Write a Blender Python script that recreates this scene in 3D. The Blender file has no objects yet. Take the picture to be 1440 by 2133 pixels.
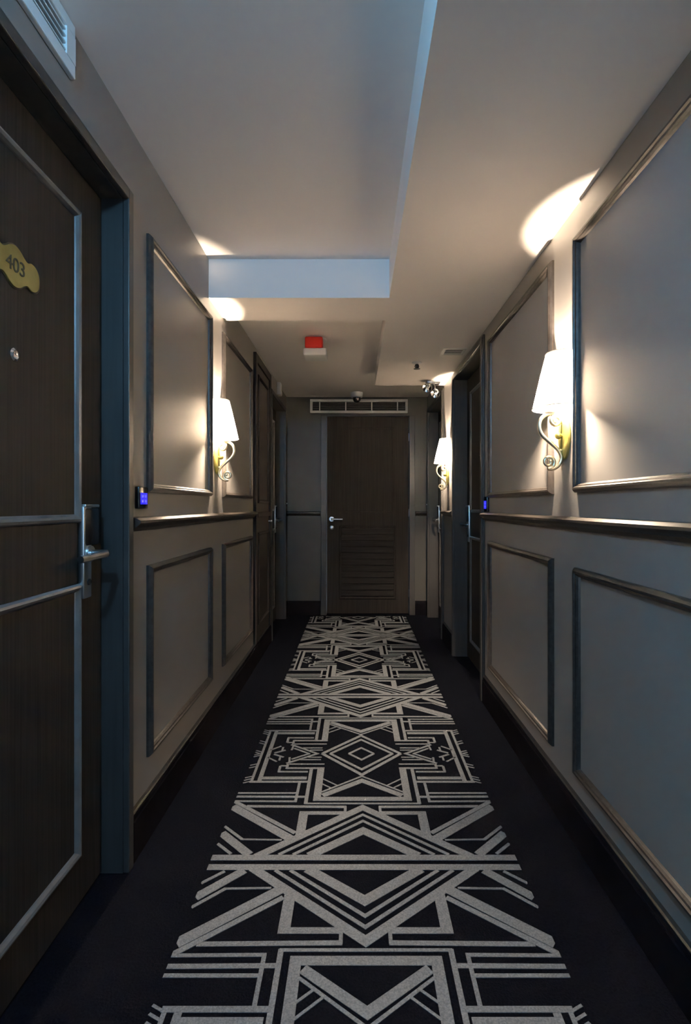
import bpy, bmesh, math, random
from mathutils import Vector, Matrix
random.seed(4)
S = bpy.context.scene
COL = S.collection

# ------------------------------------------------------------------ dimensions (metres)
XL, XR, DE = -0.71, 0.74, 5.43          # left wall, right wall, end wall
YB = -2.4                               # wall behind the camera
HI, LO, FAR = 2.312, 2.125, 2.24        # ceiling heights
XF = 0.163                              # edge of the lowered ceiling strip
TOP = 2.6
RAIL = 1.06
BBH = 0.145

# ------------------------------------------------------------------ materials
def mat(name, col, rough=0.5, metal=0.0, spec=0.5, emit=None, estr=0.0):
    m = bpy.data.materials.new(name); m.use_nodes = True
    b = m.node_tree.nodes['Principled BSDF']
    b.inputs['Base Color'].default_value = (*col, 1)
    b.inputs['Roughness'].default_value = rough
    b.inputs['Metallic'].default_value = metal
    b.inputs['Specular IOR Level'].default_value = spec
    if emit:
        b.inputs['Emission Color'].default_value = (*emit, 1)
        b.inputs['Emission Strength'].default_value = estr
    return m

def noise_mat(name, c1, c2, scale=(1, 1, 1), nscale=5, rough=0.5, spec=0.5, bump=0.0, detail=4, lo=0.35, hi=0.65, metal=0.0):
    m = mat(name, c1, rough, metal, spec)
    nt = m.node_tree; N = nt.nodes; L = nt.links
    b = N['Principled BSDF']
    tc = N.new('ShaderNodeTexCoord'); mp = N.new('ShaderNodeMapping')
    mp.inputs['Scale'].default_value = scale
    no = N.new('ShaderNodeTexNoise'); no.inputs['Scale'].default_value = nscale; no.inputs['Detail'].default_value = detail
    cr = N.new('ShaderNodeValToRGB')
    cr.color_ramp.elements[0].position = lo; cr.color_ramp.elements[0].color = (*c1, 1)
    cr.color_ramp.elements[1].position = hi; cr.color_ramp.elements[1].color = (*c2, 1)
    L.new(tc.outputs['Object'], mp.inputs['Vector']); L.new(mp.outputs['Vector'], no.inputs['Vector'])
    L.new(no.outputs['Fac'], cr.inputs['Fac']); L.new(cr.outputs['Color'], b.inputs['Base Color'])
    if bump:
        bp = N.new('ShaderNodeBump'); bp.inputs['Strength'].default_value = bump; bp.inputs['Distance'].default_value = 0.002
        L.new(no.outputs['Fac'], bp.inputs['Height']); L.new(bp.outputs['Normal'], b.inputs['Normal'])
    return m

M = {}
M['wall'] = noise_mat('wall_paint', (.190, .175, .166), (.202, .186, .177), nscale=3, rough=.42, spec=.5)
M['wallend_dim'] = noise_mat('end_wall_dimmed', (.044, .042, .038), (.050, .047, .043), nscale=3, rough=.45, spec=.4)  # wall paint darkened so the far end looks dimly lit
M['trim'] = noise_mat('trim_paint', (.022, .018, .016), (.038, .032, .029), nscale=60, rough=.34, spec=.42, bump=.25)
M['base'] = noise_mat('baseboard_paint', (.003, .003, .004), (.006, .0055, .007), nscale=8, rough=1, spec=0)
M['ceil'] = noise_mat('ceiling_paint', (.84, .80, .775), (.87, .83, .805), nscale=2, rough=.85, spec=.2)
M['carpet'] = noise_mat('carpet_dark', (.0015, .0018, .003), (.0036, .004, .006), nscale=160, rough=1, spec=0, bump=.8)
M['rugd'] = noise_mat('runner_dark', (.0015, .0018, .003), (.0036, .004, .006), nscale=220, rough=1, spec=0, bump=.8)
M['rugl'] = noise_mat('runner_light', (.078, .082, .091), (.124, .130, .142), nscale=230, rough=1, spec=0, bump=.8)
M['wood'] = noise_mat('door_veneer', (.009, .0078, .0074), (.020, .0173, .0163), scale=(60, 60, 1.2), nscale=2.2, rough=.62, spec=.06, detail=6, lo=.3, hi=.7)
M['woodp'] = noise_mat('closet_veneer', (.016, .0135, .0128), (.025, .021, .020), scale=(60, 60, 1.2), nscale=2.2, rough=.6, spec=.1, detail=6)
M['louv'] = noise_mat('louvre_veneer', (.007, .0063, .006), (.015, .0135, .013), scale=(1.5, 30, 40), nscale=2.5, rough=.65, spec=.06, detail=5)
M['frame'] = noise_mat('frame_paint', (.028, .026, .025), (.036, .033, .032), scale=(20, 20, 1), nscale=3, rough=.4, spec=.5)
M['dmould'] = noise_mat('door_moulding_paint', (.085, .08, .08), (.11, .104, .104), nscale=20, rough=.35, spec=.5)
M['white'] = mat('white_plastic', (.72, .72, .72), .45)
M['grille'] = mat('white_metal_grille', (.62, .61, .59), .4)
M['black'] = mat('black_plastic', (.008, .008, .010), .25)
M['dark'] = mat('dark_void', (.006, .006, .006), .9)
M['steel'] = mat('brushed_steel', (.62, .63, .65), .3, 1.0)
M['chrome'] = mat('chrome', (.8, .8, .82), .12, 1.0)
M['brass'] = noise_mat('satin_gold', (.66, .58, .42), (.80, .72, .55), nscale=12, rough=.3, metal=1.0)
M['plate'] = noise_mat('aged_brass', (.36, .33, .09), (.48, .43, .15), nscale=14, rough=.38, metal=.75)
M['sign'] = noise_mat('golden_sign', (.23, .155, .030), (.32, .225, .055), nscale=18, rough=.5, metal=.15)
M['ink'] = mat('dark_numeral', (.03, .022, .008), .5)
M['blue'] = mat('blue_display', (.01, .01, .1), .3, emit=(.02, .02, 1.0), estr=.33)
M['icon'] = mat('blue_icon', (.05, .05, .3), .3, emit=(.10, .10, 1.0), estr=.4)
M['glow'] = mat('white_indicator', (.5, .5, .5), .3, emit=(.8, .85, .9), estr=.15)
M['red'] = mat('red_plastic', (.55, .022, .012), .3)
M['bulb'] = mat('lamp_bulb', (1, 1, 1), .4, emit=(1, .80, .58), estr=6000)

def shade_mat():
    m = bpy.data.materials.new('lampshade_fabric'); m.use_nodes = True
    nt = m.node_tree; N = nt.nodes; L = nt.links
    for n in list(N): N.remove(n)
    o = N.new('ShaderNodeOutputMaterial'); d = N.new('ShaderNodeBsdfDiffuse'); t = N.new('ShaderNodeBsdfTranslucent')
    mx = N.new('ShaderNodeMixShader'); mx.inputs[0].default_value = .26
    tc = N.new('ShaderNodeTexCoord'); wv = N.new('ShaderNodeTexNoise'); wv.inputs['Scale'].default_value = 90
    cr = N.new('ShaderNodeValToRGB')
    cr.color_ramp.elements[0].color = (.80, .77, .72, 1); cr.color_ramp.elements[1].color = (.9, .87, .82, 1)
    L.new(tc.outputs['Object'], wv.inputs['Vector']); L.new(wv.outputs['Fac'], cr.inputs['Fac'])
    L.new(cr.outputs['Color'], d.inputs['Color']); L.new(cr.outputs['Color'], t.inputs['Color'])
    L.new(d.outputs[0], mx.inputs[1]); L.new(t.outputs[0], mx.inputs[2]); L.new(mx.outputs[0], o.inputs['Surface'])
    return m
M['shade'] = shade_mat()

def glass_mat():
    m = bpy.data.materials.new('window_glass'); m.use_nodes = True
    nt = m.node_tree; N = nt.nodes; L = nt.links
    for n in list(N): N.remove(n)
    o = N.new('ShaderNodeOutputMaterial'); a = N.new('ShaderNodeBsdfTransparent'); g = N.new('ShaderNodeBsdfGlossy')
    g.inputs['Roughness'].default_value = .02
    mx = N.new('ShaderNodeMixShader'); mx.inputs[0].default_value = .06
    L.new(a.outputs[0], mx.inputs[1]); L.new(g.outputs[0], mx.inputs[2]); L.new(mx.outputs[0], o.inputs['Surface'])
    return m
M['glass'] = glass_mat()

# ------------------------------------------------------------------ builders
class MB:
    def __init__(s): s.bm = bmesh.new()
    def box(s, x0, x1, y0, y1, z0, z1, bev=0.0, seg=2, mi=0):
        x0, x1 = min(x0, x1), max(x0, x1); y0, y1 = min(y0, y1), max(y0, y1); z0, z1 = min(z0, z1), max(z0, z1)
        t = bmesh.new()
        bmesh.ops.create_cube(t, size=1, matrix=Matrix.Translation(((x0+x1)/2, (y0+y1)/2, (z0+z1)/2)) @ Matrix.Diagonal((x1-x0, y1-y0, z1-z0, 1)))
        if bev: bmesh.ops.bevel(t, geom=t.edges[:], offset=bev, segments=seg, affect='EDGES', profile=.5)
        s.add(t, mi=mi)
        return s
    def add(s, t, mat4=None, mi=0):
        if mat4 is not None: bmesh.ops.transform(t, matrix=mat4, verts=t.verts)
        me = bpy.data.meshes.new('tmp'); t.to_mesh(me); t.free()
        n = len(s.bm.faces)
        s.bm.from_mesh(me); bpy.data.meshes.remove(me)
        s.bm.faces.ensure_lookup_table()
        for f in s.bm.faces[n:]: f.material_index = mi
        return s
    def cyl(s, p, q, r, r2=None, seg=24):
        p, q = Vector(p), Vector(q); d = q-p
        t = bmesh.new()
        bmesh.ops.create_cone(t, cap_ends=True, segments=seg, radius1=r, radius2=r if r2 is None else r2, depth=d.length)
        return s.add(t, Matrix.Translation((p+q)/2) @ d.to_track_quat('Z', 'Y').to_matrix().to_4x4())
    def ball(s, c, r, sc=(1, 1, 1), seg=20):
        t = bmesh.new(); bmesh.ops.create_uvsphere(t, u_segments=seg, v_segments=seg//2, radius=r)
        return s.add(t, Matrix.Translation(c) @ Matrix.Diagonal((*sc, 1)))
    def lathe(s, prof, c, seg=28, axis=None):
        # prof: list of (radius, height); closed surface of revolution
        t = bmesh.new(); rings = []
        for r, h in prof:
            rings.append([t.verts.new((r*math.cos(2*math.pi*i/seg), r*math.sin(2*math.pi*i/seg), h)) for i in range(seg)])
        for a, b in zip(rings, rings[1:]):
            for i in range(seg): t.faces.new((a[i], a[(i+1) % seg], b[(i+1) % seg], b[i]))
        t.faces.new(rings[0][::-1]); t.faces.new(rings[-1])
        m = Matrix.Translation(c)
        if axis is not None: m = m @ Vector(axis).to_track_quat('Z', 'Y').to_matrix().to_4x4()
        return s.add(t, m)
    def tube(s, pts, rad, seg=12):
        # swept tube, rad = number or list
        pts = [Vector(p) for p in pts]; n = len(pts)
        rad = rad if isinstance(rad, (list, tuple)) else [rad]*n
        t = bmesh.new(); rings = []; up = None
        for i, p in enumerate(pts):
            d = (pts[min(i+1, n-1)] - pts[max(i-1, 0)]).normalized()
            if up is None:
                up = d.orthogonal().normalized()
            up = (up - d*up.dot(d)).normalized(); sd = d.cross(up)
            rings.append([t.verts.new(p + (up*math.cos(a)+sd*math.sin(a))*rad[i]) for a in [2*math.pi*k/seg for k in range(seg)]])
        for a, b in zip(rings, rings[1:]):
            for i in range(seg): t.faces.new((a[i], a[(i+1) % seg], b[(i+1) % seg], b[i]))
        t.faces.new(rings[0][::-1]); t.faces.new(rings[-1])
        return s.add(t)
    def build(s, name, m, parent=None, smooth=False, bevel=0.0):
        bmesh.ops.recalc_face_normals(s.bm, faces=s.bm.faces)
        me = bpy.data.meshes.new(name); s.bm.to_mesh(me); s.bm.free()
        for mm in (m if isinstance(m, (list, tuple)) else [m]): me.materials.append(mm)
        if smooth:
            for p in me.polygons: p.use_smooth = True
            me.set_sharp_from_angle(angle=math.radians(38))
        o = bpy.data.objects.new(name, me); COL.objects.link(o)
        if parent: o.parent = parent; o.matrix_parent_inverse = parent.matrix_world.inverted()
        return o

def empty(name, loc, rz=0):
    o = bpy.data.objects.new(name, None); COL.objects.link(o)
    o.empty_display_size = .1
    o.location = loc; o.rotation_euler = (0, 0, rz)
    o.matrix_world = Matrix.Translation(loc) @ Matrix.Rotation(rz, 4, 'Z')
    return o

def tag(o, label=None, cat=None, group=None, kind=None):
    if label: o['label'] = label
    if cat: o['category'] = cat
    if group: o['group'] = group
    if kind: o['kind'] = kind
    return o

def wallmap(side):
    # (along, z, out-from-wall) -> world
    if side == 'left': return lambda a, z, o: Vector((XL+o, a, z))
    if side == 'right': return lambda a, z, o: Vector((XR-o, a, z))
    return lambda a, z, o: Vector((a, DE-o, z))

MOULD = [(0, 0), (0, .008), (.004, .014), (.010, .020), (.016, .020), (.019, .015), (.024, .013), (.028, .007), (.030, 0)]
def moulding(mb, W, a0, a1, z0, z1, prof=MOULD, off=0.0):
    t = bmesh.new(); rings = []
    for d, h in prof:
        rings.append([t.verts.new(W(a, z, h+off)) for a, z in ((a0+d, z0+d), (a1-d, z0+d), (a1-d, z1-d), (a0+d, z1-d))])
    for r, q in zip(rings, rings[1:]):
        for i in range(4): t.faces.new((r[i], r[(i+1) % 4], q[(i+1) % 4], q[i]))
    for i in range(4): t.faces.new((rings[0][i], rings[-1][i], rings[-1][(i+1) % 4], rings[0][(i+1) % 4]))
    mb.add(t)

RAILP = [(-.022, 0), (-.020, .010), (-.010, .016), (-.002, .026), (.006, .034), (.014, .034), (.018, .026), (.022, .018), (.024, 0)]
BBP = [(0, 0), (0, .016), (BBH-.02, .016), (BBH-.016, .013), (BBH-.006, .011), (BBH, .004), (BBH, 0)]
def run(mb, W, a0, a1, prof, z=0.0):
    t = bmesh.new(); A = []; B = []
    for dz, h in prof:
        A.append(t.verts.new(W(a0, z+dz, h))); B.append(t.verts.new(W(a1, z+dz, h)))
    n = len(prof)
    for i in range(n):
        j = (i+1) % n
        t.faces.new((A[i], A[j], B[j], B[i]))
    t.faces.new(A[::-1]); t.faces.new(B)
    mb.add(t)

def wbox(mb, W, a0, a1, z0, z1, o0, o1, bev=0.0):
    p, q = W(a0, z0, o0), W(a1, z1, o1)
    mb.box(p.x, q.x, p.y, q.y, p.z, q.z, bev)

# ------------------------------------------------------------------ room shell
def struct(o, label=None, cat=None):
    o['kind'] = 'structure'
    if label: o['label'] = label
    if cat: o['category'] = cat
    return o

DT = 2.057     # door opening height
LIN = .03      # lining thickness
doorsL = [(.778, 1.61), (4.40, 5.23)]
doorsR = [(3.06, 3.93), (4.46, 5.30)]
def side_wall(name, side, doors):
    mb = MB(); W = wallmap(side); y = YB-.2; T = -.22
    for d0, d1 in doors:
        wbox(mb, W, y, d0-LIN, 0, TOP, 0, T)
        wbox(mb, W, d0-LIN, d1+LIN, DT+LIN, TOP, 0, T)
        y = d1+LIN
    wbox(mb, W, y, DE+.2, 0, TOP, 0, T)
    return mb.build(name, M['wall'])
struct(side_wall('wall_left', 'left', doorsL), 'taupe painted corridor wall along the left side', 'wall')
struct(side_wall('wall_right', 'right', doorsR), 'taupe painted corridor wall along the right side', 'wall')
ED0, ED1, EDT = -.30, .553, 2.05
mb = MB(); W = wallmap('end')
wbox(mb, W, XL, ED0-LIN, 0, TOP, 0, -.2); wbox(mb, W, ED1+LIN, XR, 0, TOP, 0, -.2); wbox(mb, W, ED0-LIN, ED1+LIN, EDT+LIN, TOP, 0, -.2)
struct(mb.build('wall_end', M['wallend_dim']), 'taupe wall, shade darkened into its colour, closing the far end of the corridor', 'wall')
# unseen wall behind the camera; its window is added for blue fill
WX0, WX1, WZ0, WZ1 = -.66, .10, .55, 2.05
mb = MB()
mb.box(XL, WX0, YB-.2, YB, 0, TOP); mb.box(WX1, XR, YB-.2, YB, 0, TOP); mb.box(WX0, WX1, YB-.2, YB, 0, WZ0); mb.box(WX0, WX1, YB-.2, YB, WZ1, TOP)
struct(mb.build('wall_back', M['wall']), 'taupe wall with an added window at the near end', 'wall')
win = struct(empty('added_window', ((WX0+WX1)/2, YB-.1, WZ0)), 'tall unseen window added for blue light at the near end of the corridor', 'window')  # added opening, carries the blue fill from behind
mb = MB()
for x in (WX0, WX1-.04): mb.box(x, x+.04, YB-.14, YB-.08, WZ0, WZ1)
for z in (WZ0, WZ1-.04): mb.box(WX0+.04, WX1-.04, YB-.14, YB-.08, z, z+.04)
mb.build('window_frame', M['frame'], win)
mb = MB(); mb.box(WX0+.04, WX1-.04, YB-.113, YB-.107, WZ0+.04, WZ1-.04); mb.build('window_pane', M['glass'], win)

mb = MB(); mb.box(XL-.22, XR+.22, YB-.2, DE+.2, -.1, 0)
struct(mb.build('floor', M['carpet']), 'dark navy carpeted corridor floor', 'floor')
mb = MB()
mb.box(XL, XF, YB, 2.55, HI, TOP)
mb.box(XF, XR, YB, 4.40, LO, TOP)
mb.box(XL, XF, 2.55, 2.864, LO, TOP)
mb.box(XL, XF, 2.864, 4.40, FAR, TOP)
mb.box(XL, XR, 4.40, DE, FAR, TOP)
struct(mb.build('ceiling', M['ceil']), 'stepped pale plaster ceiling with lowered strip and cross beam', 'ceiling')

# baseboards, rails, panel mouldings
CAS = .045
def runs(side, segs, prof, z, name, m, label, cat):
    mb = MB(); W = wallmap(side)
    for a, b in segs: run(mb, W, a, b, prof, z)
    return struct(mb.build(name, m), label, cat)
Lseg = [(YB, .778-CAS), (1.61+CAS, 4.40-CAS), (5.23+CAS, DE)]
Rseg = [(YB, 3.06-CAS), (3.93+CAS, 4.46-CAS), (5.30+CAS, DE)]
Eseg = [(XL, ED0-.06), (ED1+.06, XR)]
runs('left', Lseg, BBP, 0, 'baseboard_left', M['base'], 'black baseboard along the left wall', 'baseboard')
runs('right', Rseg, BBP, 0, 'baseboard_right', M['base'], 'black baseboard along the right wall', 'baseboard')
runs('end', Eseg, BBP, 0, 'baseboard_end', M['base'], 'black baseboard on the far end wall', 'baseboard')
CAPP = [(0, 0), (0, .010), (.006, .013), (.010, .009), (.013, 0)]
ntrim = [0]
def trim(mb, label, cat='moulding'):
    ntrim[0] += 1
    return struct(mb.build('trim_%d' % ntrim[0], M['trim']), label, cat)
def segtrim(side, segs, prof, z, label):
    mb = MB(); W = wallmap(side)
    for a, b in segs: run(mb, W, a, b, prof, z)
    trim(mb, label, 'moulding')
segtrim('left', [(1.66, 3.66)], RAILP, RAIL, 'chair rail along the left wall beyond the numbered door')
segtrim('right', [(YB, 3.01)], RAILP, RAIL, 'long chair rail along the right wall up to the middle door')
segtrim('right', [(3.98, 4.41)], RAILP, RAIL, 'short chair rail under the far sconce between the two right doors')
segtrim('end', Eseg, RAILP, RAIL-.02, 'short dark chair rails either side of the far end door')
segtrim('left', [(1.66, 4.35)], CAPP, BBH, 'thin cap bead on the left baseboard')
segtrim('right', [(YB, 3.01), (3.98, 4.41)], CAPP, BBH, 'thin cap bead on the right baseboard')
for side, a0, a1, z0, z1, lab in (
    ('left', 1.791, 2.569, 1.168, 2.045, 'upper wall panel moulding beside the numbered left door'),
    ('left', 1.791, 2.569, .268, .918, 'lower wall panel moulding beside the numbered left door'),
    ('left', 2.80, 3.566, 1.168, 2.045, 'upper wall panel moulding beyond the left sconce'),
    ('left', 2.80, 3.566, .268, .918, 'lower wall panel moulding beyond the left sconce'),
    ('right', .42, 1.765, 1.165, 2.015, 'large upper wall panel moulding nearest on the right wall'),
    ('right', .42, 1.765, .225, .915, 'large lower wall panel moulding nearest on the right wall'),
    ('right', 1.966, 2.90, 1.165, 2.035, 'upper wall panel moulding between right sconce and middle door'),
    ('right', 1.966, 2.90, .225, .925, 'lower wall panel moulding between right sconce and middle door')):
    mb = MB(); moulding(mb, wallmap(side), a0, a1, z0, z1); trim(mb, lab)

# ------------------------------------------------------------------ doors
DM = [(0, 0), (0, .006), (.004, .011), (.010, .013), (.016, .010), (.021, .004), (.023, 0)]
def lock(W, o, a, zc, sgn, root, lever_to):
    # o: door face offset; a: plate centre along the wall; lever points to lever_to
    mb = MB(); wbox(mb, W, a-.030, a+.014, .86, 1.122, o, o+.018, .004); lk = mb.build('door_lock', M['steel'], root, True)
    mb = MB(); wbox(mb, W, a-.0255, a+.056, 1.006, 1.116, o, o+.021, .009); mb.build('card_reader', M['black'], lk, True)
    mb = MB(); wbox(mb, W, a-.030, a+.050, 1.116, 1.125, o, o+.023, .003); mb.build('reader_hood', M['steel'], lk, True)
    mb = MB(); mb.cyl(W(a, .985, o+.012), W(a, .985, o+.024), .022)
    mb.cyl(W(a, .985, o+.02), W(a, .985, o+.068), .011)
    s = 1 if lever_to > a else -1
    mb.tube([W(a, .985, o+.060), W(a+s*.012, .985, o+.068), W(a+s*.04, .984, o+.068), W(a+s*.09, .982, o+.066), W(a+s*.125, .980, o+.058)], [.011, .011, .0095, .009, .010], 14)
    mb.build('lever', M['steel'], lk, True)
    mb = MB(); mb.cyl(W(a-.004, .905, o+.014), W(a-.004, .905, o+.021), .009); mb.build('key_cylinder', M['dark'], lk, True)

def guest_door(idx, side, d0, d1, rec, label, number=False):
    W = wallmap(side); mid = (d0+d1)/2
    root = empty('door_%d' % idx, W(mid, 0, 0)); struct(root, label, 'door')
    o = -rec
    mb = MB(); wbox(mb, W, d0+.003, d1-.003, .008, DT-.003, o, o-.045, .001); mb.build('door_leaf', M['wood'], root)
    mb = MB()
    for e, s in ((d0, -1), (d1, 1)):
        wbox(mb, W, e, e+s*LIN, 0, DT+LIN, 0.0, -.19)
        wbox(mb, W, e, e+s*(CAS-.012), 0, DT+CAS-.012, 0, .020, .003)
        wbox(mb, W, e+s*.030, e+s*CAS, 0, DT+CAS, 0, .012, .003)
    wbox(mb, W, d0, d1, DT, DT+LIN, 0, -.19)
    wbox(mb, W, d0, d1, DT, DT+CAS-.012, 0, .020, .003)
    wbox(mb, W, d0-.03, d1+.03, DT+.030, DT+CAS, 0, .012, .003)
    mb.build('door_frame', M['frame'], root)
    for z0, z1 in ((1.074, 1.94), (.142, .904)):
        mb = MB(); moulding(mb, W, d0+.135, d1-.135, z0, z1, DM, o); mb.build('panel_moulding', M['dmould'], root)
    mb = MB(); mb.lathe([(.015, 0), (.015, .003), (.010, .006), (.0065, .004)], W(mid, 1.462, o), axis=W(0, 0, 1)-W(0, 0, 0))
    mb.build('peephole', M['chrome'], root, True)
    lock(W, o, d1-.11, 1.0, 1, root, d0)
    return root, W, o, mid

r, W, o, mid = guest_door(1, 'left', *doorsL[0], .064, 'dark veneered guest room door with gold number plate on the left')
# number plate: cloud shaped golden plate with raised digits
def plate_outline():
    Q = [(-.112, 0), (-.108, .022), (-.094, .036), (-.074, .040), (-.056, .034), (-.040, .040), (-.022, .052), (0, .058), (.022, .052), (.040, .040), (.056, .034), (.074, .040), (.094, .036), (.108, .022)]
    Q = Q + [(-x, -z) for x, z in Q]
    P = []; n = len(Q)
    for i in range(n):
        p0, p1, p2, p3 = Q[i-1], Q[i], Q[(i+1) % n], Q[(i+2) % n]
        for j in range(4):
            t = j/4
            P.append(tuple(.5*((2*p1[c])+(-p0[c]+p2[c])*t+(2*p0[c]-5*p1[c]+4*p2[c]-p3[c])*t*t+(-p0[c]+3*p1[c]-3*p2[c]+p3[c])*t**3) for c in (0, 1)))
    return P
def plate_mesh(mb, W, a, z, o0, o1, sc):
    t = bmesh.new(); P = plate_outline()
    A = [t.verts.new(W(a+p*sc, z+q*sc, o0)) for p, q in P]; B = [t.verts.new(W(a+p*sc, z+q*sc, o1)) for p, q in P]
    n = len(P)
    for i in range(n): t.faces.new((A[i], A[(i+1) % n], B[(i+1) % n], B[i]))
    t.faces.new(A[::-1]); t.faces.new(B); mb.add(t)
PA, PZ = mid, 1.662
mb = MB(); plate_mesh(mb, W, PA, PZ, o, o+.005, .80); pl = mb.build('number_plate', M['sign'], r)
mb = MB(); plate_mesh(mb, W, PA, PZ, o, o+.0025, .86); mb.build('plate_border', M['ink'], pl)
tc = bpy.data.curves.new('numerals', 'FONT'); tc.body = '403'; tc.size = .046; tc.extrude = .0012; tc.align_x = 'CENTER'; tc.align_y = 'CENTER'
to = bpy.data.objects.new('numerals_src', tc); COL.objects.link(to)
me = bpy.data.meshes.new_from_object(to.evaluated_get(bpy.context.evaluated_depsgraph_get()))
bpy.data.objects.remove(to); bpy.data.curves.remove(tc)
me.transform(Matrix.Translation(W(PA, PZ, o+.0055)) @ Matrix(((0, 0, 1, 0), (1, 0, 0, 0), (0, 1, 0, 0), (0, 0, 0, 1))))
me.name = 'numerals'; me.materials.clear(); me.materials.append(M['ink'])
nm = bpy.data.objects.new('numerals', me); COL.objects.link(nm); nm.parent = pl; nm.matrix_parent_inverse = pl.matrix_world.inverted()
tag(pl, 'golden cloud shaped plate reading 403')

guest_door(2, 'right', *doorsR[0], .09, 'dark veneered door set back in the right wall before the far sconce')
guest_door(3, 'right', *doorsR[1], .09, 'dark veneered door at the far right beyond the last sconce')
guest_door(4, 'left', *doorsL[1], .08, 'dark veneered door at the far left next to the end wall')

# end door
W = wallmap('end')
root = struct(empty('door_5', W((ED0+ED1)/2, 0, 0)), 'dark service door with slatted lower panel closing the corridor end', 'door')
o = -.03
mb = MB(); wbox(mb, W, ED0+.003, ED1-.003, .01, EDT-.003, o, o-.045, .001); mb.build('door_leaf', M['wood'], root)
mb = MB()
for e, s in ((ED0, -1), (ED1, 1)):
    wbox(mb, W, e, e+s*LIN, 0, EDT+LIN, 0, -.15); wbox(mb, W, e, e+s*.055, 0, EDT, 0, .018, .003)
wbox(mb, W, ED0, ED1, EDT, EDT+LIN, 0, -.15)
mb.build('door_frame', M['frame'], root)
mb = MB(); moulding(mb, W, ED0+.15, ED1-.155, 1.05, 1.93, [(d, h*.4) for d, h in DM], o); mb.build('panel_moulding', M['wood'], root)
mb = MB(); moulding(mb, W, ED0+.13, ED1-.135, .157, .915, [(d, h*.6) for d, h in DM], o); mb.build('panel_moulding', M['wood'], root)
mb = MB()
for i in range(11):
    z = .19 + i*.0635
    t = bmesh.new()
    a0, a1 = ED0+.152, ED1-.157
    v = [t.verts.new(W(a, zz, oo)) for a in (a0, a1) for zz, oo in ((z, o+.010), (z+.006, o+.011), (z+.058, o+.003), (z+.058, o), (z, o))]
    for i2 in range(5): t.faces.new((v[i2], v[(i2+1) % 5], v[5+(i2+1) % 5], v[5+i2]))
    t.faces.new(v[:5][::-1]); t.faces.new(v[5:]); mb.add(t)
mb.build('louvre_panel', M['louv'], root)
hx = ED0+.052
mb = MB(); mb.lathe([(.027, 0), (.027, .006), (.024, .009)], W(hx, .985, o), axis=(0, -1, 0)); mb.cyl(W(hx, .985, o), W(hx, .985, o+.06), .010)
mb.tube([W(hx-.004, .985, o+.055), W(hx+.03, .985, o+.06), W(hx+.08, .984, o+.058), W(hx+.115, .983, o+.054)], [.011, .0105, .0095, .0095], 14)
tag(mb.build('lever_handle', M['steel'], root, True), 'shiny steel lever handle')
mb = MB(); mb.lathe([(.024, 0), (.024, .006), (.020, .009)], W(hx, .898, o), axis=(0, -1, 0)); mb.cyl(W(hx, .898, o+.006), W(hx, .898, o+.014), .009)
mb.build('key_cylinder', M['steel'], root, True)
for z in (.22, 1.05, 1.83):
    mb = MB(); mb.cyl(W(ED1, z-.04, o+.01), W(ED1, z+.04, o+.01), .007); mb.build('hinge', M['steel'], root, True)

# panelled closet front on the left wall
W = wallmap('left')
root = struct(empty('door_6', W(3.98, BBH, 0)), 'narrow veneered closet door on the left wall before the far door', 'door')
mb = MB(); wbox(mb, W, 3.72, 4.26, BBH+.02, 2.13, 0, .010, .001); mb.build('door_leaf', M['woodp'], root)
mb = MB()
for a in (3.66, 4.26): wbox(mb, W, a, a+.06, BBH+.014, 2.19, 0, .022, .003)
wbox(mb, W, 3.72, 4.26, 2.13, 2.19, 0, .022, .003)
mb.build('door_frame', M['woodp'], root)
for z0, z1 in ((1.14, 2.06), (.27, .93)):
    mb = MB(); moulding(mb, W, 3.77, 4.21, z0, z1, DM, .010); mb.build('panel_moulding', M['woodp'], root)
mb = MB(); wbox(mb, W, 3.72, 4.26, 1.04, 1.075, .010, .024, .003); mb.build('lock_rail', M['woodp'], root)
mb = MB(); mb.cyl(W(4.235, 1.0, .01), W(4.235, 1.0, .028), .006); mb.ball(W(4.235, 1.0, .034), .011); mb.build('knob', M['steel'], root, True)

# ------------------------------------------------------------------ runner
RX, RH = .026, .482
PAT = []  # (u0,v0,u1,v1,width)
def ln(*a): PAT.append(a)
ln(0, .022, .482, .022, .026)
ln(-.012, .309, .343, .026, .030); ln(-.006, .259, .272, .036, .012); ln(-.006, .221, .226, .036, .012); ln(-.014, .171, .174, .030, .034)
ln(.366, .036, .482, .148, .030); ln(.425, .04, .482, .092, .011); ln(.405, .114, .482, .186, .011)
ln(.272, .111, .410, .114, .008)
ln(.235, .110, .482, .306, .034); ln(.232, .148, .482, .340, .017)
ln(.214, .125, .214, .275, .032); ln(.065, .265, .23, .265, .021)
ln(.06, .304, .43, .308, .015); ln(.064, .265, .064, .308, .010)
ln(.247, .340, .482, .342, .011); ln(.207, .371, .482, .373, .014); ln(.25, .398, .482, .398, .011); ln(.2525, .338, .2515, .476, .011)
ln(0, .326, .217, .326, .010); ln(.213, .323, .213, .585, .014)
ln(0, .357, .187, .357, .027); ln(.173, .344, .173, .585, .029)
ln(-.010, .498, .153, .380, .027); ln(-.006, .530, .160, .404, .009)
ln(.098, .452, .16, .505, .007); ln(.122, .434, .16, .466, .007)
ln(-.006, .531, .176, .724, .016); ln(-.004, .578, .140, .724, .014); ln(-.003, .664, .056, .724, .012)
ln(.213, .482, .455, .482, .015); ln(.226, .511, .412, .511, .022)
ln(.416, .482, .416, .724, .018); ln(.447, .482, .447, .724, .011)
for v in (.478, .498, .518, .60, .622, .70, .718): ln(.447, v+.010, .479, v-.006, .007)
ln(.226, .562, .352, .562, .012); ln(.348, .562, .348, .612, .011); ln(.348, .612, .318, .612, .011)
ln(.158, .592, .318, .592, .013); ln(.318, .588, .318, .628, .011)
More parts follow.
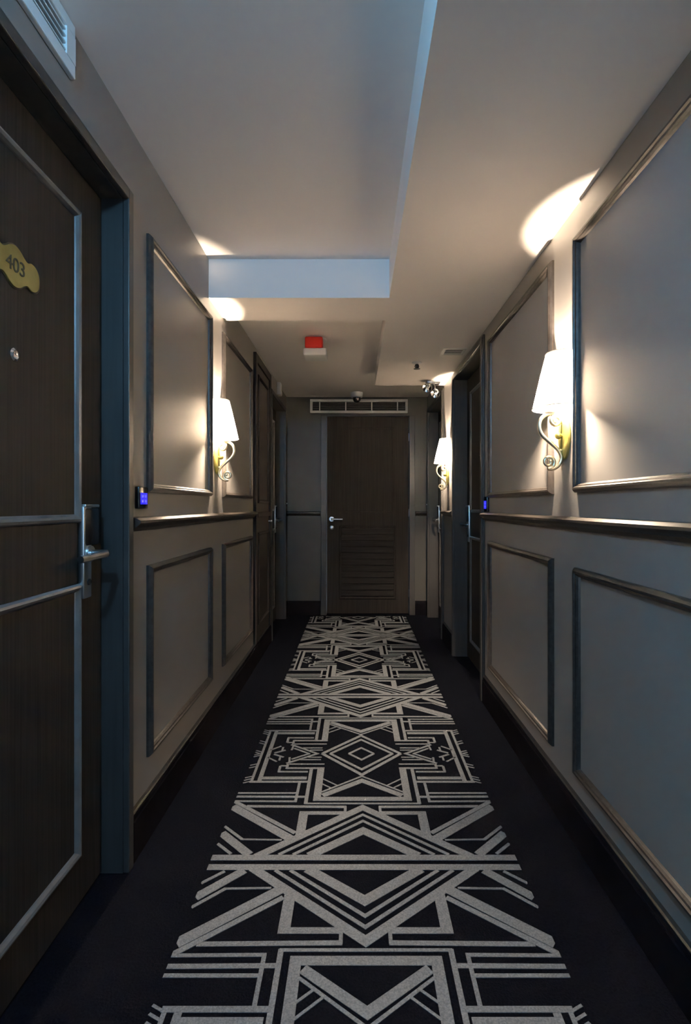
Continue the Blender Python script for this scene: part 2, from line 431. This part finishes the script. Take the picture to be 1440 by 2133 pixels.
ln(.326, .634, .192, .728, .012); ln(.308, .672, .232, .726, .010); ln(.314, .645, .318, .69, .009)
ln(.16, .628, .312, .628, .010); ln(.178, .668, .268, .668, .009); ln(.176, .690, .235, .690, .008)
ln(.37, .65, .416, .69, .009); ln(.345, .69, .392, .718, .011); ln(.36, .66, .36, .70, .009)
P_, VA = .724, 1.65
Y0, Y1, ZR = .30, 5.33, .007
mb = MB(); mb.box(RX-RH-.006, RX+RH+.006, Y0, Y1, 0, ZR-.0012)
zq = [0]
def strip(u0, v0, u1, v1, w, fu, fv):
    p = Vector((u0, v0)); q = Vector((u1, v1)); d = q-p; n = Vector((-d.y, d.x)).normalized()*w/2
    poly = [p+n, q+n, q-n, p-n]
    def clip(poly, ax, lim, keep_less):
        out = []
        for i in range(len(poly)):
            a, b = poly[i], poly[(i+1) % len(poly)]
            ia = (a[ax] <= lim) == keep_less; ib = (b[ax] <= lim) == keep_less
            if ia: out.append(a)
            if ia != ib:
                s = (lim-a[ax])/(b[ax]-a[ax]); out.append(a+(b-a)*s)
        return out
    poly = clip(poly, 0, 0, False) if min(a[0] for a in poly) < 0 else poly
    if len(poly) >= 3 and max(a[0] for a in poly) > RH: poly = clip(poly, 0, RH, True)
    if len(poly) >= 3 and max(a[1] for a in poly) > P_: poly = clip(poly, 1, P_, True)
    if len(poly) >= 3 and min(a[1] for a in poly) < 0: poly = clip(poly, 1, 0, False)
    if len(poly) < 3: return
    wp = [Vector((RX+fu*a[0], fv(a[1]))) for a in poly]
    if max(a.y for a in wp) < Y0 or min(a.y for a in wp) > Y1: return
    wp = [Vector((a.x, min(max(a.y, Y0), Y1))) for a in wp]
    area = sum(wp[i].x*wp[(i+1) % len(wp)].y-wp[(i+1) % len(wp)].x*wp[i].y for i in range(len(wp)))
    if abs(area) < 1e-7: return
    if area < 0: wp.reverse()
    zq[0] = (zq[0]+1) % 40
    z = ZR + zq[0]*.00001
    bmv = [mb.bm.verts.new((a.x, a.y, z)) for a in wp]; bmb = [mb.bm.verts.new((a.x, a.y, ZR-.0014)) for a in wp]
    f = mb.bm.faces.new(bmv); f.material_index = 1
    n_ = len(wp)
    for i in range(n_):
        f = mb.bm.faces.new((bmb[i], bmb[(i+1) % n_], bmv[(i+1) % n_], bmv[i])); f.material_index = 1
for k in range(-1, 4):
    for dr in (1, -1):
        va = VA + k*2*P_
        for s in PAT:
            for fu in (1, -1):
                strip(*s, fu, (lambda v, va=va, dr=dr: va+dr*v))
tag(mb.build('runner_carpet', [M['rugd'], M['rugl']]), 'long black runner with grey geometric deco pattern down the corridor floor', 'carpet')

# ------------------------------------------------------------------ wall sconces
LAMP_W = 48.0
def make_sconce(loc, rz, label):
    # local frame: +x out of the wall, y along the wall
    root = empty('wall_sconce', (0, 0, 0)); tag(root, label, 'wall lamp', 'gold wall sconces with white shades')
    zc = loc[2]
    def Z(z): return z-zc
    # back plate: pointed oval leaf
    t = bmesh.new(); n = 40; P = []
    for i in range(n):
        a = 2*math.pi*i/n
        P.append((.047*math.copysign(abs(math.cos(a))**1.15, math.cos(a)), .088*math.sin(a)))
    L0 = [t.verts.new((0, y, Z(1.372)+z)) for y, z in P]; L1 = [t.verts.new((.008, y, Z(1.372)+z)) for y, z in P]
    L2 = [t.verts.new((.014, y*.72, Z(1.372)+z*.8)) for y, z in P]
    for A, B in ((L0, L1), (L1, L2)):
        for i in range(n): t.faces.new((A[i], A[(i+1) % n], B[(i+1) % n], B[i]))
    t.faces.new(L0[::-1]); t.faces.new(L2)
    mb = MB(); mb.add(t); bp = mb.build('backplate', M['plate'], root, True)
    mb = MB(); mb.cyl((.010, 0, Z(1.367)), (.022, 0, Z(1.367)), .008); mb.ball((.026, 0, Z(1.367)), .012); mb.build('finial', M['plate'], bp, True)
    # S scroll arm from pixel-measured profile (out, z)
    Q = [(.034, 1.424), (.041, 1.421), (.046, 1.427), (.043, 1.436), (.035, 1.439), (.026, 1.434), (.024, 1.423), (.031, 1.412), (.043, 1.409),
         (.056, 1.417), (.061, 1.430), (.054, 1.442), (.040, 1.446), (.068, 1.440), (.088, 1.426), (.094, 1.405), (.090, 1.384), (.077, 1.364), (.053, 1.343),
         (.030, 1.322), (.017, 1.303), (.016, 1.284), (.025, 1.265), (.043, 1.252), (.063, 1.251), (.080, 1.262), (.086, 1.279), (.079, 1.292),
         (.063, 1.293), (.055, 1.282), (.062, 1.272), (.070, 1.277)]
    def smooth(pts, k=6):
        out = []
        for i in range(len(pts)-1):
            p0, p1, p2, p3 = pts[max(i-1, 0)], pts[i], pts[i+1], pts[min(i+2, len(pts)-1)]
            for j in range(k):
                s = j/k
                out.append(tuple(.5*((2*p1[c])+(-p0[c]+p2[c])*s+(2*p0[c]-5*p1[c]+4*p2[c]-p3[c])*s*s+(-p0[c]+3*p1[c]-3*p2[c]+p3[c])*s**3) for c in (0, 1)))
        out.append(pts[-1]); return out
    up = [(.028, 1.421), (.035, 1.414), (.044, 1.417), (.047, 1.427), (.040, 1.437), (.028, 1.437), (.018, 1.428), (.018, 1.414)]
    spiral_top = []
    for i in range(46):
        t_ = i/45; ang = math.radians(-60 + 500*t_); rr = .007 + .014*t_
        spiral_top.append((.034 + rr*math.cos(ang)*.95, 1.421 + rr*math.sin(ang)))
    body = smooth([spiral_top[-1], (.044, 1.447), (.066, 1.443), (.085, 1.429), (.093, 1.408), (.090, 1.385), (.077, 1.364), (.055, 1.344), (.032, 1.323), (.018, 1.303), (.015, 1.284),
                   (.024, 1.264), (.043, 1.251), (.063, 1.251)], 7)
    spiral_bot = []
    for i in range(44):
        t_ = 1-i/43; ang = math.radians(-95 - 460*(1-t_)); rr = .007 + .016*t_
        spiral_bot.append((.062 + rr*math.cos(ang), 1.274 + rr*math.sin(ang)))
    spiral_bot = spiral_bot
    path = spiral_top[:-1] + body
    mb = MB(); n = len(path)
    mb.tube([(a, 0, Z(z)) for a, z in path], [.0042+.0022*min(1, i/30) for i in range(n)], 12)
    # lower curl
    low = []
    for i in range(50):
        t_ = i/49; ang = math.radians(-90 - (-480)*t_*-1) if False else math.radians(270 - 480*t_); rr = .0235*(1-.68*t_)
        low.append((.060 + rr*math.cos(ang), 1.2745 + rr*math.sin(ang)))
    mb.tube([(a, 0, Z(z)) for a, z in low], [.0066-.0022*i/49 for i in range(50)], 12)
    mb.ball((path[0][0], 0, Z(path[0][1])), .0065); mb.ball((low[-1][0], 0, Z(low[-1][1])), .0065)
    mb.cyl((.004, 0, Z(1.315)), (.026, 0, Z(1.315)), .006)
    mb.build('scroll_arm', M['brass'], root, True)
    mb = MB(); mb.lathe([(.006, 0), (.018, .004), (.020, .008), (.012, .013), (.011, .052), (.008, .057)], (.054, 0, Z(1.444))); mb.build('lamp_socket', M['white'], root, True)
    mb = MB(); mb.lathe([(.007, 0), (.009, .008), (.0105, .025), (.0105, .048), (.007, .062), (.002, .070)], (.054, 0, Z(1.499))); mb.build('bulb', M['bulb'], root, True)
    # half-round tapered shade, open above and below
    t = bmesh.new(); z0, z1 = 1.462, 1.658; n = 28; th = .0015
    def rim(d, w, z): return [(d*math.sin(math.pi*i/n)**.8 if 0 < i < n else .001, -w*math.cos(math.pi*i/n), z) for i in range(n+1)]
    O0 = [t.verts.new((x, y, Z(z))) for x, y, z in rim(.112, .098, z0)]; O1 = [t.verts.new((x, y, Z(z))) for x, y, z in rim(.066, .060, z1)]
    for i in range(n): t.faces.new((O0[i], O0[i+1], O1[i+1], O1[i]))
    mb = MB(); mb.add(t); sh = mb.build('lamp_shade', M['shade'], root, True)
    for nm_, d, w, z in (('shade_rim', .1125, .0985, z0+.002), ('shade_rim', .0665, .0605, z1-.002)):
        mb = MB(); mb.tube([(x, y, Z(zz)) for x, y, zz in rim(d, w, z)], .0022, 8); mb.build(nm_, M['shade'], sh, True)
    root.location = loc; root.rotation_euler = (0, 0, rz)
    return root
def copy_tree(o, parent=None):
    c = o.copy(); COL.objects.link(c)
    if parent: c.parent = parent
    for ch in list(o.children): copy_tree(ch, c)
    return c
s0 = make_sconce((XR, 1.86, 1.372), math.pi, 'gold scroll wall sconce with lit white shade, nearest, on the right wall')
s1 = copy_tree(s0); s1.location = (XL, 2.685, 1.372); s1.rotation_euler = (0, 0, 0); s1['label'] = 'gold scroll wall sconce with lit white shade, the only one on the left wall'
s2 = copy_tree(s0); s2.location = (XR, 4.22, 1.372); s2['label'] = 'small distant wall sconce with lit white shade between the two right doors'

# ------------------------------------------------------------------ wall control pads
def pad(side, a, z, w, h, label, lit=True):
    W = wallmap(side); root = empty('control_pad', W(a, z-h/2, 0))
    tag(root, label, 'control panel', 'door control pads')
    mb = MB(); wbox(mb, W, a-w/2, a+w/2, z-h/2, z+h/2, -.003, .014, .004); mb.build('housing', M['black'], root, True)
    if lit:
        mb = MB(); wbox(mb, W, a-w*.36, a+w*.36, z-h*.30, z+h*.22, .014, .0152); sc = mb.build('display', M['blue'], root)
        mb = MB()
        for i in (-1, 1):
            for j in (-1, 1): wbox(mb, W, a+i*w*.16-.006, a+i*w*.16+.006, z-h*.04+j*h*.11-.004, z-h*.04+j*h*.11+.004, .0152, .0158)
        mb.build('icon', M['icon'], sc)
    else:
        mb = MB(); wbox(mb, W, a-w*.2, a+w*.2, z-h*.1, z+h*.1, .014, .0152); mb.build('indicator', M['glow'], root)
pad('left', 1.735, 1.147, .075, .072, 'black pad with glowing blue display beside the numbered left door')
pad('right', 2.957, 1.130, .070, .085, 'black pad with glowing blue display left of the nearest right wall panels')
pad('left', 5.345, 1.145, .05, .05, 'tiny pad with pale light at the far left corner', False)
pad('right', 5.385, 1.135, .05, .05, 'tiny pad with pale light at the far right corner', False)

# ------------------------------------------------------------------ vents and ceiling fittings
W = wallmap('left')
v = tag(empty('wall_vent', W(.9, 2.18, 0)), 'white louvred air vent high on the left wall above the numbered door', 'vent')
a0, a1, z0, z1 = .45, 1.313, 2.178, 2.309
mb = MB()
wbox(mb, W, a0, a1, z0, z0+.034, 0, .014, .003); wbox(mb, W, a0, a1, z1-.030, z1, 0, .014, .003)
wbox(mb, W, a0, a0+.04, z0+.034, z1-.03, 0, .014); wbox(mb, W, a1-.04, a1, z0+.034, z1-.03, 0, .014)
mb.build('vent_frame', M['white'], v)
mb = MB(); wbox(mb, W, a0+.04, a1-.04, z0+.034, z1-.03, 0, .002); mb.build('backing', M['dark'], v)
for i in range(4):
    zz = z0+.040+i*.0165
    t = bmesh.new(); q = [(zz, .011), (zz+.003, .012), (zz+.0055, .003), (zz+.003, .002)]
    A = [t.verts.new(W(a0+.04, a, b)) for a, b in q]; B = [t.verts.new(W(a1-.04, a, b)) for a, b in q]
    for k in range(4): t.faces.new((A[k], A[(k+1) % 4], B[(k+1) % 4], B[k]))
    t.faces.new(A[::-1]); t.faces.new(B); mb = MB(); mb.add(t); mb.build('slat', M['white'], v)

W = wallmap('end')
v = tag(empty('air_grille', W(.035, 2.07, 0)), 'long white framed air grille above the far end door', 'vent')
a0, a1, z0, z1 = -.466, .535, 2.072, 2.212
mb = MB(); f_ = .024
wbox(mb, W, a0, a1, z0, z0+f_, 0, .03, .003); wbox(mb, W, a0, a1, z1-f_, z1, 0, .03, .003)
wbox(mb, W, a0, a0+f_, z0+f_, z1-f_, 0, .03); wbox(mb, W, a1-f_, a1, z0+f_, z1-f_, 0, .03)
mb.build('grille_frame', M['grille'], v)
mb = MB(); wbox(mb, W, a0+f_, a1-f_, z0+f_, z1-f_, 0, .003); mb.build('backing', M['dark'], v)
for x in (a0+.098, a0+.365, a0+.632, a1-.105):
    mb = MB(); wbox(mb, W, x-.005, x+.005, z0+f_, z1-f_, .003, .022); mb.build('divider', M['grille'], v)
for i in range(5):
    zz = z0+f_+.006+i*.018
    mb = MB(); wbox(mb, W, a0+f_, a1-f_, zz, zz+.004, .003, .014); mb.build('slat', M['frame'], v)

# square ceiling grille (lowered strip)
cx, cy = .635, 3.43
v = tag(empty('ceiling_grille', (cx, cy, LO)), 'small square pale grille on the lowered ceiling by the middle right door', 'vent')
mb = MB(); h = .075
for s in (-1, 1):
    mb.box(cx-h, cx+h, cy+s*h, cy+s*(h-.02), LO-.006, LO, .001); mb.box(cx+s*h, cx+s*(h-.02), cy-h+.02, cy+h-.02, LO-.006, LO, .001)
mb.build('grille_frame', M['grille'], v)
mb = MB(); mb.box(cx-h+.02, cx+h-.02, cy-h+.02, cy+h-.02, LO-.002, LO); mb.build('backing', M['dark'], v)
for i in range(5):
    y = cy-h+.028+i*.022; mb = MB(); mb.box(cx-h+.02, cx+h-.02, y, y+.006, LO-.004, LO-.002); mb.build('slat', M['ceil'], v)

# sprinkler
v = tag(empty('fire_sprinkler', (.43, 3.70, LO)), 'small fire sprinkler head on the lowered right ceiling', 'sprinkler')
mb = MB(); mb.lathe([(.036, .003), (.034, -.006), (.016, -.012), (.010, -.012)], (.43, 3.70, LO)); mb.build('escutcheon', M['white'], v, True)
mb = MB(); mb.cyl((.43, 3.70, LO-.01), (.43, 3.70, LO-.04), .009)
for s in (-1, 1): mb.tube([(.43+s*.009, 3.7, LO-.014), (.43+s*.014, 3.7, LO-.028), (.43+s*.003, 3.7, LO-.044)], .003, 8)
mb.lathe([(.022, 0), (.024, -.002), (.006, -.005)], (.43, 3.70, LO-.043)); mb.build('sprinkler_head', M['frame'], v, True)

# alarm sounder with red lens
ax, ay = -.272, 3.50
v = tag(empty('fire_alarm', (ax, ay, FAR)), 'red alarm beacon on white base under the ceiling past the beam', 'alarm')
mb = MB(); mb.lathe([(.078, 0), (.078, -.012), (.070, -.020), (.056, -.022)], (ax, ay+.05, FAR)); mb.build('mounting_base', M['white'], v, True)
mb = MB(); mb.box(ax-.058, ax+.058, ay-.075, ay+.005, FAR-.092, FAR-.018, .010, 3); mb.build('beacon', M['red'], v, True)
mb = MB(); mb.lathe([(.050, 0), (.062, -.012), (.060, -.034), (.040, -.048), (.014, -.052)], (ax, ay+.06, FAR-.020)); mb.build('sounder_dome', M['white'], v, True)
mb = MB(); mb.box(ax-.070, ax+.084, ay-.070, ay+.09, FAR-.138, FAR-.090, .012, 3); mb.build('lens_tray', M['white'], v, True)

# smoke detector dome near the end wall
dx, dy = .012, 5.22
v = tag(empty('smoke_detector', (dx, dy, FAR)), 'white detector with dark tip on the ceiling before the end wall', 'smoke detector')
mb = MB(); mb.lathe([(.062, 0), (.062, -.018), (.056, -.045), (.040, -.052)], (dx, dy, FAR)); mb.build('housing', M['white'], v, True)
mb = MB(); mb.lathe([(.042, 0), (.040, -.020), (.028, -.040), (.010, -.050)], (dx, dy, FAR-.050)); mb.build('sensor', M['black'], v, True)

# twin-head emergency light
ex, ey = .625, 4.26
v = tag(empty('emergency_light', (ex, ey, LO)), 'chrome twin head spotlight on the lowered ceiling above the far right sconce', 'spotlight')
mb = MB(); mb.box(ex-.055, ex+.055, ey-.045, ey+.045, LO-.022, LO+.004, .006); mb.build('base', M['steel'], v, True)
for dx_, dy_, dz in ((-.050, -.03, -.052), (.025, .03, -.085)):
    c = Vector((ex+dx_, ey+dy_, LO+dz)); ax_ = Vector((-.25, -.75, -.6)).normalized()
    mb = MB(); mb.tube([(ex+dx_*.4, ey+dy_*.4, LO-.02), tuple(c+Vector((0, 0, .02))), tuple(c-ax_*.02)], .006, 10)
    mb.lathe([(.010, -.030), (.024, -.022), (.034, 0), (.038, .014), (.036, .016), (.026, .010), (.008, 0)], c, axis=ax_); hd = mb.build('lamp_head', M['chrome'], v, True)
    mb = MB(); mb.ball(c+ax_*.006, .013); mb.build('lens', M['white'], hd, True)

# small white box on the left wall above the far door
W = wallmap('left')
v = tag(empty('junction_box', W(4.80, 2.13, 0)), 'small white box high on the left wall above the far left door', 'box')
mb = MB(); wbox(mb, W, 4.755, 4.845, 2.125, 2.236, 0, .035, .005); mb.build('housing', M['grille'], v, True)
mb = MB(); wbox(mb, W, 4.765, 4.835, 2.135, 2.16, .035, .038, .001); mb.build('cover_strip', M['white'], v, True)

# ------------------------------------------------------------------ light
def area(name, loc, rot, sx, sy, e, col):
    l = bpy.data.lights.new(name, 'AREA'); l.shape = 'RECTANGLE'; l.size = sx; l.size_y = sy; l.energy = e; l.color = col
    o = bpy.data.objects.new(name, l); COL.objects.link(o); o.location = loc; o.rotation_euler = rot
    return o
area('window_fill', ((WX0+WX1)/2, YB-.22, (WZ0+WZ1)/2), (math.radians(90), 0, 0), WX1-WX0, WZ1-WZ0, 4, (.40, .66, 1.0))  # added blue fill from behind the camera
def lamp(name, loc, e, col, r):
    l = bpy.data.lights.new(name, 'POINT'); l.energy = e; l.color = col; l.shadow_soft_size = r
    o = bpy.data.objects.new(name, l); COL.objects.link(o); o.location = loc
lamp('cool_ceiling_lamp', (-.36, -.15, 2.24), 23, (.24, .62, 1.0), .05)
lamp('low_fill', (.1, -.5, .75), 3.6, (.80, .92, 1.0), .15)  # added low fill to lift the lower walls, no fitting here

w = bpy.data.worlds.new('World'); S.world = w; w.use_nodes = True
w.node_tree.nodes['Background'].inputs[0].default_value = (.35, .5, .8, 1); w.node_tree.nodes['Background'].inputs[1].default_value = .3

# ------------------------------------------------------------------ camera
F, VX, VY = 1100.0, 741.0, 1054.0
cam = bpy.data.cameras.new('Camera'); co = bpy.data.objects.new('Camera', cam); COL.objects.link(co)
co.location = (0, 0, 1.12); co.rotation_euler = (math.radians(90), 0, 0)
cam.sensor_fit = 'VERTICAL'; cam.sensor_height = 36; cam.lens = F/2133*36
cam.shift_x = (720-VX)/2133; cam.shift_y = (VY-1066.5)/2133; cam.clip_start = .02
S.camera = co
S.view_settings.view_transform = 'Standard'; S.view_settings.look = 'None'; S.view_settings.gamma = 1
S.view_settings.use_curve_mapping = False; S.view_settings.exposure = 1.65
S.cycles.max_bounces = 10; S.cycles.diffuse_bounces = 6; S.cycles.caustics_reflective = False; S.cycles.caustics_refractive = False
